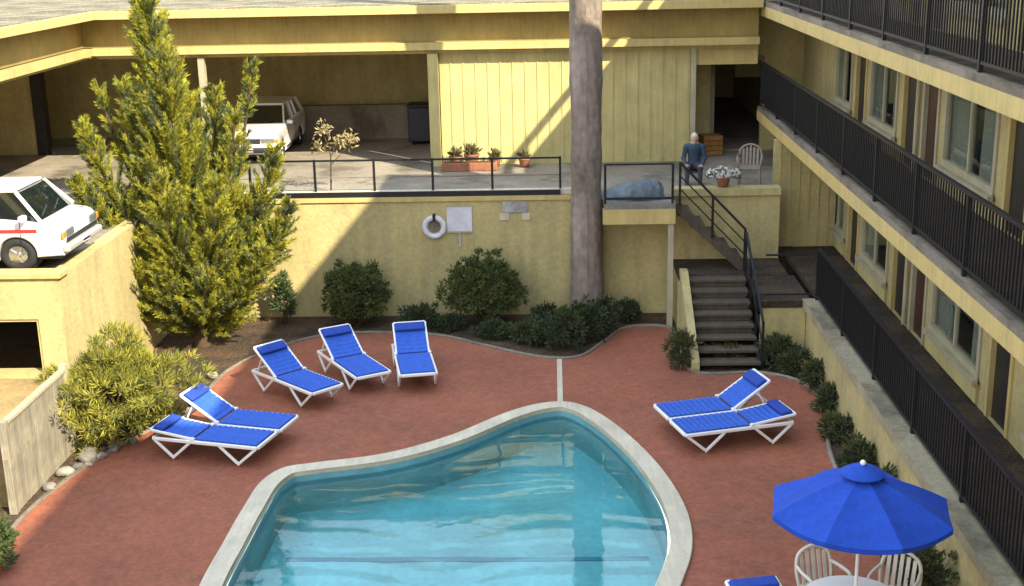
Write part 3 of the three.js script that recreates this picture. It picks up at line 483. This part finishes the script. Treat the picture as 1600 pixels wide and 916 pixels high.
// ------------------------------------------------------------------ umbrella, table, chairs
{
  const ux = 3.47, uz = -13.55, t = thing('patio_umbrella', 'round blue patio umbrella over the white table', 'umbrella', [ux, 0, uz], .2);
  const n = 8, Rr = 1.06, yr = 1.93, ya = 2.34;
  for (let k = 0; k < n; k++) {
    const a0 = k / n * 2 * Math.PI, a1 = (k + 1) / n * 2 * Math.PI, v = [], m = 10, q = 6, P = (i, j) => { const f = i / m, h = j / q, a = a0 + (a1 - a0) * h; const edge = Math.cos(Math.PI / n) / Math.cos((h - .5) * 2 * Math.PI / n); const r = .08 + (Rr - .08) * f; return V(Math.cos(a) * r * (1 + (edge - 1)), ya - .02 - (ya - yr) * (.62 * f + .38 * f * f) - .055 * f * 4 * h * (1 - h) * (1.15 - .35 * f), Math.sin(a) * r * edge); };
    for (let i = 0; i < m; i++) for (let j = 0; j < q; j++) for (const [c, d] of [[0, 0], [0, 1], [1, 1], [0, 0], [1, 1], [1, 0]]) { const w = P(i + c, j + d); v.push(w.x, w.y, w.z); }
    for (let j = 0; j < q; j++) for (const [c, d] of [[0, 0], [0, 1], [1, 1], [0, 0], [1, 1], [1, 0]]) { const w = P(m, j + d); v.push(w.x * .995, w.y - c * .06, w.z * .995); } // valance
    const g = new THREE.BufferGeometry(); g.setAttribute('position', new THREE.Float32BufferAttribute(v, 3)); g.setAttribute('uv', new THREE.Float32BufferAttribute(new Float32Array(v.length / 3 * 2), 2)); g.computeVertexNormals();
    put('canopy_panel', toCreasedNormals(g, .5), mat.canvas, t);
    put('rib', bar(V(0, ya - .13, 0), V(Math.cos(a0) * Rr * .97, yr - .03, Math.sin(a0) * Rr * .97), .016, .02), mat.whitePlastic, t);
  }
  put('vent_cap', new THREE.LatheGeometry([[0, .10], [.05, .095], [.16, .055], [.25, .0], [.25, -.012]].map(p => new THREE.Vector2(...p)), 16).translate(0, ya, 0), mat.canvas, t);
  put('finial', new THREE.SphereGeometry(.035, 12, 8).translate(0, ya + .12, 0), mat.whitePlastic, t);
  put('pole', cyl(V(0, .05, 0), V(0, ya + .08, 0), .021, .021), mat.whitePlastic, t);
  put('base', new THREE.LatheGeometry([[0, 0], [.26, 0], [.27, .04], [.2, .08], [.05, .1], [.04, .3], [0, .3]].map(p => new THREE.Vector2(...p)), 20), mat.concrete, t);
  const tb = thing('patio_table', 'round white patio table under the blue umbrella', 'table', [ux - .02, 0, uz]);
  put('table_top', new THREE.LatheGeometry([[.03, .70], [.55, .70], [.585, .71], [.59, .725], [.575, .735], [.03, .735]].map(p => new THREE.Vector2(...p)), 40), mat.whitePlastic, tb);
  for (let k = 0; k < 4; k++) { const a = k * Math.PI / 2 + .5; put('leg', bar(V(Math.cos(a) * .42, .0, Math.sin(a) * .42), V(Math.cos(a) * .36, .70, Math.sin(a) * .36), .05, .05, .015), mat.whitePlastic, tb); }
  put('apron', new THREE.CylinderGeometry(.42, .42, .06, 28, 1, true).translate(0, .67, 0), mat.whitePlastic, tb);
}
function makeChair(m) { // resin armchair with an arched slatted back, facing +z
  const t = new THREE.Group();
  put('seat', rb(.46, .035, .46, .015, 0, .42, .02), m, t);
  for (const [x, z] of [[-.22, .22], [.22, .22], [-.21, -.22], [.21, -.22]]) put('leg', bar(V(x * 1.08, 0, z * 1.1), V(x, .42, z), .045, .045, .014), m, t);
  const arch = [V(-.23, .42, -.2), V(-.245, .62, -.25), V(-.2, .80, -.29), V(0, .88, -.31), V(.2, .80, -.29), V(.245, .62, -.25), V(.23, .42, -.2)];
  put('back_frame', tube(arch, .024, 28, 8), m, t);
  for (let i = -2; i <= 2; i++) put('back_slat', bar(V(i * .078, .43, -.2), V(i * .08, .855 - .03 * Math.abs(i), -.30), .05, .014, .005), m, t);
  for (const s of [-1, 1]) put('arm', tube([V(s * .24, .66, -.25), V(s * .27, .66, -.05), V(s * .27, .65, .16), V(s * .25, .55, .23), V(s * .235, .42, .22)], .024, 18, 8), m, t);
  return t;
}
const resin = M(.62, .56, .46, { roughness: .5 }), chair0 = makeChair(resin), chairGrey = makeChair(M(.24, .18, .15, { roughness: .6 }));
function chair(src, pos, turn, label, group) { const o = src.clone(); o.name = numbered('patio_chair'); scene.add(o); o.position.set(...pos); o.rotation.y = turn; return tag(o, label, 'chair', group); }
chair(chair0, [3.28, 0, -14.34], .35, 'cream resin chair with arched back at the umbrella table, the one nearer the pool', 'chairs at the umbrella table');
chair(chair0, [4.10, 0, -14.20], -.55, 'cream resin chair with arched back at the umbrella table, the one nearer the walkway wall', 'chairs at the umbrella table');
chair(chairGrey, [4.38, YP + .005, -28.45], -.2, 'brown resin chair with rounded back on the upper terrace beside the seated person', null);

// ------------------------------------------------------------------ cars
function makeCar(stripe, sh = 0, tw = 0) { // front along +x
  const t = new THREE.Group(), wr = .31, s = new THREE.Shape();
  s.moveTo(-2.06, .34); s.lineTo(-1.30 - .37, .30); s.absarc(-1.30, .31, .37, Math.PI, 0, true); s.lineTo(1.28 - .37, .26); s.absarc(1.28, .31, .37, Math.PI, 0, true); s.lineTo(2.02, .34);
  s.lineTo(2.06, .60); s.quadraticCurveTo(2.05, .78, 1.9, .81); s.quadraticCurveTo(1.3, .90, .82, .93); s.lineTo(-1.95, .96); s.quadraticCurveTo(-2.08, .92, -2.08, .7); s.lineTo(-2.06, .34);
  put('body', toCreasedNormals(new THREE.ExtrudeGeometry(s, { depth: 1.52, bevelEnabled: true, bevelSize: .05, bevelThickness: .06, bevelSegments: 3, curveSegments: 14 }).translate(0, 0, -.76), .6), mat.carWhite, t);
  const c = new THREE.Shape([[-1.93, .95], [.80 + sh, .93], [.10 + sh + tw, 1.38], [-.05 + sh + tw, 1.41], [-1.55, 1.41], [-1.66, 1.38]].map(p => new THREE.Vector2(...p)));
  const taper = g => { const p = g.attributes.position; for (let i = 0; i < p.count; i++) p.setZ(i, p.getZ(i) * (1 - .20 * clamp((p.getY(i) - .93) / .48, 0, 1.2))); g.computeVertexNormals(); return g; };
  put('windows', taper(new THREE.ExtrudeGeometry(c, { depth: 1.46, bevelEnabled: true, bevelSize: .02, bevelThickness: .02, bevelSegments: 1 }).translate(0, 0, -.73)), mat.carGlass, t);
  put('roof', rb(1.72 + sh + tw, .06, 1.24, .028, -.80 + (sh + tw) / 2, 1.435, 0), mat.carWhite, t);
  const zt = .615, zb = .775;
  for (const q of [-1, 1]) {
    for (const [xb, xt, w] of [[.86 + sh, .08 + sh + tw, .06], [-.42 + sh, -.52 + sh, .07], [-1.05, -1.05, .05], [-1.93, -1.62, .12]]) put('pillar', bar(V(xb, .92, q * zb), V(xt, 1.42, q * zt), .05, w, .012), mat.carWhite, t);
    put('mirror', rb(.10, .11, .18, .03, .62 + sh, 1.0, q * .90), mat.carWhite, t);
    for (const x of [.52 + sh, -.45 + sh]) put('door_seam', b6(x, x + .01, .31, .93, q * .822 - .002, q * .822 + .002), mat.blackPlastic, t);
    put('sill_trim', b6(-.9, .86, .27, .34, q * .815 - .01, q * .815 + .01), mat.blackPlastic, t);
    put('door_handle', rb(.16, .03, .03, .01, -.26, .80, q * .835), mat.blackPlastic, t);
    if (stripe) put('side_stripe', [b6(-1.95, 1.66, .72, .785, q * .824 - .003, q * .824 + .003)], mat.red, t);
    put('headlight', rb(.05, .14, .36, .02, 2.10, .68, q * .56), mat.lamp, t);
    put('indicator', rb(.05, .12, .12, .02, 2.09, .67, q * .80), mat.orange, t);
    put('tail_light', rb(.04, .16, .26, .02, -2.13, .74, q * .62), mat.red, t);
    for (const x of [-1.30, 1.28]) { const w = new THREE.Group(); w.name = 'wheel'; t.add(w); put('tyre', new THREE.TorusGeometry(wr - .08, .085, 10, 24).translate(x, wr, q * .72), mat.rubber, w); put('rim', [cyl(V(x, wr, q * .66), V(x, wr, q * .765), .19, .18, 18), ...[0, 1, 2, 3, 4].map(k => bar(V(x, wr, q * .775), V(x + .16 * Math.cos(k * 1.2566), wr + .16 * Math.sin(k * 1.2566), q * .768), .05, .03)), cyl(V(x, wr, q * .76), V(x, wr, q * .79), .05, .04, 10)], mat.chrome, w); put('wheel_well', cyl(V(x, wr + .02, q * .5), V(x, wr + .02, q * .62), .36, .36, 18), mat.blackPlastic, w); }
  }
  put('front_bumper', rb(.14, .14, 1.66, .05, 2.11, .42, 0), stripe ? mat.paleBumper : mat.blackPlastic, t);
  put('grille', stripe ? b6(2.085, 2.115, .515, .60, -.74, .74) : b6(2.085, 2.12, .60, .74, -.36, .36), mat.blackPlastic, t);
  put('rear_bumper', rb(.14, .18, 1.64, .05, -2.10, .42, 0), mat.blackPlastic, t);
  put('licence_plate', b6(2.17, 2.18, .38, .48, -.16, .16), mat.signWhite, t);
  put('underbody', b6(-1.95, 1.95, .20, .30, -.66, .66), mat.blackPlastic, t);
  put('hood_seam', [b6(.9 + sh, 1.95, .86, .875, -.62, -.615), b6(.9 + sh, 1.95, .86, .875, .615, .62)], mat.blackPlastic, t);
  put('wiper', [bar(V(.80 + sh, .965, .5), V(.62 + sh + tw * .3, 1.075, .1), .015), bar(V(.80 + sh, .965, -.05), V(.62 + sh + tw * .3, 1.075, -.45), .015)], mat.blackPlastic, t);
  return t;
}
{ const a = makeCar(true, .86, .36); a.name = numbered('parked_van'); a.position.set(-10.78, YP + .005, -22.35); a.scale.set(1.06, .98, 1.04); scene.add(a); tag(a, 'white parked van with a red side stripe above the cream wall', 'van');
  const b = makeCar(false); b.name = numbered('parked_car'); b.position.set(-7.75, YP + .005, -34.0); b.scale.set(.94, .9, .92); b.rotation.y = -Math.PI / 2; scene.add(b); tag(b, 'plain white car parked inside the dim carport behind the juniper', 'car'); }

// ------------------------------------------------------------------ small things on the upper level and the wall
{
  const t = thing('life_ring', 'white life ring with dark centre hung on the tan wall', 'life ring', [-2.66, 2.05, -27.66]);
  put('ring', new THREE.TorusGeometry(.21, .065, 12, 32), mat.signWhite, t);
  for (let k = 0; k < 4; k++) { const a = k * Math.PI / 2 + .78; put('band', new THREE.TorusGeometry(.067, .004, 6, 16).rotateY(Math.PI / 2).rotateZ(a + Math.PI / 2).translate(Math.cos(a) * .21, Math.sin(a) * .21, 0), mat.signGrey, t); }
  put('hook', b6(-.03, .03, .15, .30, -.035, .09), mat.iron, t);
  put('backing', new THREE.CylinderGeometry(.13, .13, .01, 20).rotateX(Math.PI / 2).translate(0, 0, -.03), mat.slab, t);
  const s = thing('wall_sign', 'larger white square sign on the tan wall beside the life ring', 'sign', [-2.10, 2.22, -27.685]);
  put('board', rb(.56, .56, .025, .008), mat.signWhite, s); put('frame', [b6(-.3, .3, .28, .31, -.012, .02), b6(-.3, .3, -.31, -.28, -.012, .02)], mat.paleTrim, s); put('hanger', b6(-.02, .02, -.62, -.311, -.012, .012), mat.signGrey, s);
  const u = thing('notice_board', 'smaller faded grey notice on the tan wall under the railing', 'sign', [-.86, 2.42, -27.685]);
  put('board', rb(.56, .26, .02, .006, 0, .06, 0), mat.signGrey, u); put('tab', rb(.22, .16, .02, .006, -.24, -.16, 0), mat.coping, u); put('tab', rb(.18, .16, .02, .006, .24, -.16, 0), mat.coping, u);
}
{
  const pot = (x, z, r, h, label, plant) => { const t = thing('plant_pot', label, 'pot', [x, YP + .004, z], 0, 'pots along the boarded wall'); put('pot', new THREE.LatheGeometry([[0, 0], [r * .72, 0], [r, h * .85], [r * 1.08, h * .85], [r * 1.08, h], [r * .95, h], [r * .9, h * .88], [0, h * .88]].map(p => new THREE.Vector2(...p)), 18), mat.terracotta, t); const L = new Leaves(); for (let i = 0; i < plant; i++) { const q = rdir(); q.y = Math.abs(q.y) + .4; q.normalize(); L.leaf(V(0, h * .9, 0).addScaledVector(q, R(0, r)), q, perp(q), r * 1.1, r * .4, tint([.06, .07, .015], [.22, .18, .06])); } foliage(L, t, 'plant'); };
  pot(-2.42, -31.30, .16, .28, 'small terracotta pot nearest the carport column', 60); pot(-2.02, -31.25, .18, .34, 'tall terracotta pot beside the small one near the column', 70); pot(-1.45, -31.3, .15, .24, 'low terracotta pot halfway along the sunlit wall', 60); pot(-.72, -31.2, .14, .22, 'terracotta pot standing apart nearest the palm trunk', 50);
  const p = thing('planter_box', 'long pinkish planter box at the foot of the sunlit wall', 'planter', [-2.05, YP + .004, -30.85]); put('box', rb(1.35, .20, .28, .02, 0, .1, 0), mat.terracotta, p); put('soil', b6(-.62, .62, .201, .207, -.1, .1), mat.soil, p);
  const d = thing('waste_bin', 'dark grey wheeled bin in the carport beside the boarded room', 'bin', [-3.55, YP + .004, -35.2]); put('body', rb(.85, .95, .75, .05, 0, .55, 0), mat.binBlue, d); put('lid', rb(.9, .06, .82, .025, 0, 1.06, 0), mat.blackPlastic, d); for (const x of [-.3, .3]) put('wheel', cyl(V(x - .03, .1, .3), V(x + .03, .1, .3), .1, .1, 12), mat.rubber, d);
  const k = thing('wooden_crate', 'orange brown wooden crate in the dim recess by the dark doorway', 'crate', [4.0, YP + .004, -32.6], .2); k.scale.set(.8, .62, .8); for (let i = 0; i < 4; i++) put('slat', rb(.62, .17, .03, .006, 0, .12 + i * .2, .3), M(.45, .22, .06, { map: T.wood }), k); put('box', b6(-.3, .3, 0, .82, -.3, .28), M(.40, .20, .06, { map: T.wood }), k);
}
{ // tarp heap on the landing
  const g = new THREE.IcosahedronGeometry(.5, 5), p = g.attributes.position; for (let i = 0; i < p.count; i++) { const x = p.getX(i), y = p.getY(i), z = p.getZ(i), f = .75 + .35 * vnoise(x * 5 + 9, z * 5 + y * 4 + 9, 4096, 3) + .12 * vnoise(x * 14 + 30, z * 12 + y * 9 + 30, 4096, 4); const yy = Math.max(-.02, y * f * (.75 + .55 * x)); p.setXYZ(i, x * f * 1.25, yy, z * f * .7); } g.computeVertexNormals();
  const o = put('tarp_heap', g, mat.tarp); o.position.set(1.72, YP + .03, -27.15); tag(o, 'crumpled blue grey tarp heaped on the landing beside the trunk', 'tarp');
  const t = thing('flower_pot', 'pot of white flowers on the wall edge beside the seated person', 'pot', [3.72, YP + .1, -27.86]); put('pot', new THREE.LatheGeometry([[0, 0], [.11, 0], [.15, .16], [.16, .2], [0, .18]].map(q => new THREE.Vector2(...q)), 16), mat.terracotta, t); const L = new Leaves(), F = new Leaves();
  for (let i = 0; i < 90; i++) { const q = rdir(); q.y = Math.abs(q.y); const c = V(q.x * .34, .2 + q.y * .16, q.z * .18); L.leaf(c, q, perp(q), .09, .05, tint([.04, .07, .02], [.1, .13, .03])); } for (let i = 0; i < 150; i++) { const q = rdir(); q.y = Math.abs(q.y) + .1; const c = V(q.x * .36, .24 + q.y * .17, q.z * .2); F.leaf(c, rdir(), perp(q), .07, .07, [.78, .76, .70]); } foliage(L, t, 'leaves'); foliage(F, t, 'blossoms');
}
// ------------------------------------------------------------------ person
function sdfMesh(c, half, n, f) { // marching cubes over a cube of half-size `half` round c
  const mc = new MarchingCubes(n, undefined, false, false, 60000), h = n / 2; mc.isolation = 0;
  for (let k = 0; k < n; k++) for (let j = 0; j < n; j++) for (let i = 0; i < n; i++) mc.field[k * n * n + j * n + i] = -f(c.x + (i - h) / h * half, c.y + (j - h) / h * half, c.z + (k - h) / h * half);
  mc.update(); const m = mc.count, g = new THREE.BufferGeometry(), P = mc.positionArray.slice(0, m * 3), N = mc.normalArray.slice(0, m * 3);
  for (let i = 0; i < m; i++) { P[i * 3] = c.x + P[i * 3] * half; P[i * 3 + 1] = c.y + P[i * 3 + 1] * half; P[i * 3 + 2] = c.z + P[i * 3 + 2] * half; }
  g.setAttribute('position', new THREE.BufferAttribute(P, 3)); g.setAttribute('normal', new THREE.BufferAttribute(N, 3)); return g;
}
function cap(ax, ay, az, ra, bx_, by, bz, rb_) { const dx = bx_ - ax, dy = by - ay, dz = bz - az, l2 = dx * dx + dy * dy + dz * dz; return (x, y, z) => { const t = clamp(((x - ax) * dx + (y - ay) * dy + (z - az) * dz) / l2); return Math.hypot(x - ax - dx * t, y - ay - dy * t, z - az - dz * t) - (ra + (rb_ - ra) * t); }; }
const smin = (a, b, k) => { const h = clamp(.5 + .5 * (b - a) / k); return b + (a - b) * h - k * h * (1 - h); };
{ // seated on a low stool, facing the pool, hands on the knees
  const px = 3.17, pz = -28.72, t = thing('person', 'person with pale hair in a dark navy top sitting on the upper terrace', 'person', [px, YP + .004, pz], -.12);
  t.userData.label = 'person with pale hair in a dark navy top sitting on the upper terrace';
  const bones = [[0, .44, 0, .15, 0, .62, .01, .13], [0, .62, .01, .135, 0, .84, .05, .15], [0, .84, .05, .10, 0, .98, .075, .055], [-.15, .86, .05, .075, .15, .86, .05, .075]];
  const limbs = []; for (const s of [-1, 1]) limbs.push([s * .19, .85, .05, .06, s * .235, .60, .08, .047], [s * .235, .60, .08, .045, s * .17, .46, .33, .033], [s * .09, .43, .02, .09, s * .14, .44, .40, .062], [s * .14, .44, .40, .06, s * .15, .08, .42, .042], [s * .15, .06, .41, .045, s * .16, .035, .58, .035]);
  const B = [...bones, ...limbs].map(b => cap(...b));
  const body = sdfMesh(V(0, .5, .2), .62, 88, (x, y, z) => { let d = 9; for (const f of B) d = smin(d, f(x, y, z), .035); return d; });
  const hx = 0, hy = 1.05, hz = .095; // head
  const feats = [cap(hx, hy + .0, hz + .085, .014, hx, hy - .025, hz + .108, .017), cap(-.078, hy - .02, hz + .0, .012, -.08, hy + .02, hz - .005, .016), cap(.078, hy - .02, hz, .012, .08, hy + .02, hz - .005, .016), cap(0, hy - .10, hz + .055, .03, 0, hy - .085, hz + .06, .035), cap(-.02, hy - .058, hz + .088, .008, .02, hy - .058, hz + .088, .008), cap(0, hy - .17, hz - .03, .05, 0, hy - .08, hz - .02, .055)];
  const head = sdfMesh(V(0, hy - .01, hz), .19, 72, (x, y, z) => { let d = (Math.hypot(x / .074, (y - hy - .01) / .108, (z - hz) / .094) - 1) * .08; for (const f of feats) d = smin(d, f(x, y, z), .014); for (const s of [-1, 1]) d = Math.max(d, -(Math.hypot(x - s * .032, y - hy - .012, z - hz - .097) - .014)); return d; });
  const hands = [-1, 1].map(s => { const F = [cap(s * .17, .46, .33, .034, s * .155, .485, .39, .036)]; [[-.034, .06], [-.012, .072], [.011, .068], [.032, .054]].forEach(([o, l]) => { F.push(cap(s * .155 + o, .492, .405, .0095, s * .152 + o * 1.15, .498, .405 + l * .55, .009), cap(s * .152 + o * 1.15, .498, .405 + l * .55, .009, s * .15 + o * 1.2, .475, .405 + l, .0075)); }); F.push(cap(s * .155 - s * .03, .485, .37, .011, s * .10, .49, .41, .009)); return sdfMesh(V(s * .155, .48, .40), .12, 64, (x, y, z) => { let d = smin(F[0](x, y, z), 9, .01); for (let i = 1; i < F.length; i++) d = smin(d, F[i](x, y, z), .004); return d; }); });
  const paint = (g, f) => { const p = g.attributes.position, c = new Float32Array(p.count * 3); for (let i = 0; i < p.count; i++) c.set(f(p.getX(i), p.getY(i), p.getZ(i)), i * 3); g.setAttribute('color', new THREE.BufferAttribute(c, 3)); return g; };
  const skin = [.52, .31, .22], navy = [.03, .055, .09], pants = [.05, .05, .07], shoe = [.03, .03, .03];
  const all = [paint(body, (x, y, z) => y > .95 ? skin : y < .07 ? shoe : (z > .1 && y < .52 && Math.abs(x) < .24 && !(z < .3 && y > .5)) || y < .44 ? pants : (z > .30 ? skin : navy)), paint(head, () => skin), ...hands.map(h => paint(h, () => skin))];
  put('body', all, M(1, 1, 1, { vertexColors: true, roughness: .8 }), t);
  const hair = sdfMesh(V(0, hy, hz), .19, 64, (x, y, z) => { const d = (Math.hypot(x / .082, (y - hy - .022) / .112, (z - hz + .01) / .100) - 1) * .085; const face = Math.max(hz + .035 - z, y - hy - .055); return Math.max(d, -face, hy - .06 - y); });
  put('hair', hair, M(.62, .52, .42, { roughness: .9 }), t);
  for (const s of [-1, 1]) put('eye', new THREE.SphereGeometry(.011, 8, 6).translate(s * .032, hy + .012, hz + .083), mat.lamp, t);
  const st = thing('stool', 'low wooden stool under the person on the upper terrace', 'stool', [px, YP + .004, pz], -.12);
  put('seat', rb(.38, .04, .34, .015, 0, .29, 0), mat.wood, st); for (const [x, z] of [[-.15, -.13], [.15, -.13], [-.15, .13], [.15, .13]]) put('leg', bar(V(x * 1.15, 0, z * 1.15), V(x, .27, z), .035, .035, .008), mat.wood, st);
}

renderer.render(scene, camera);
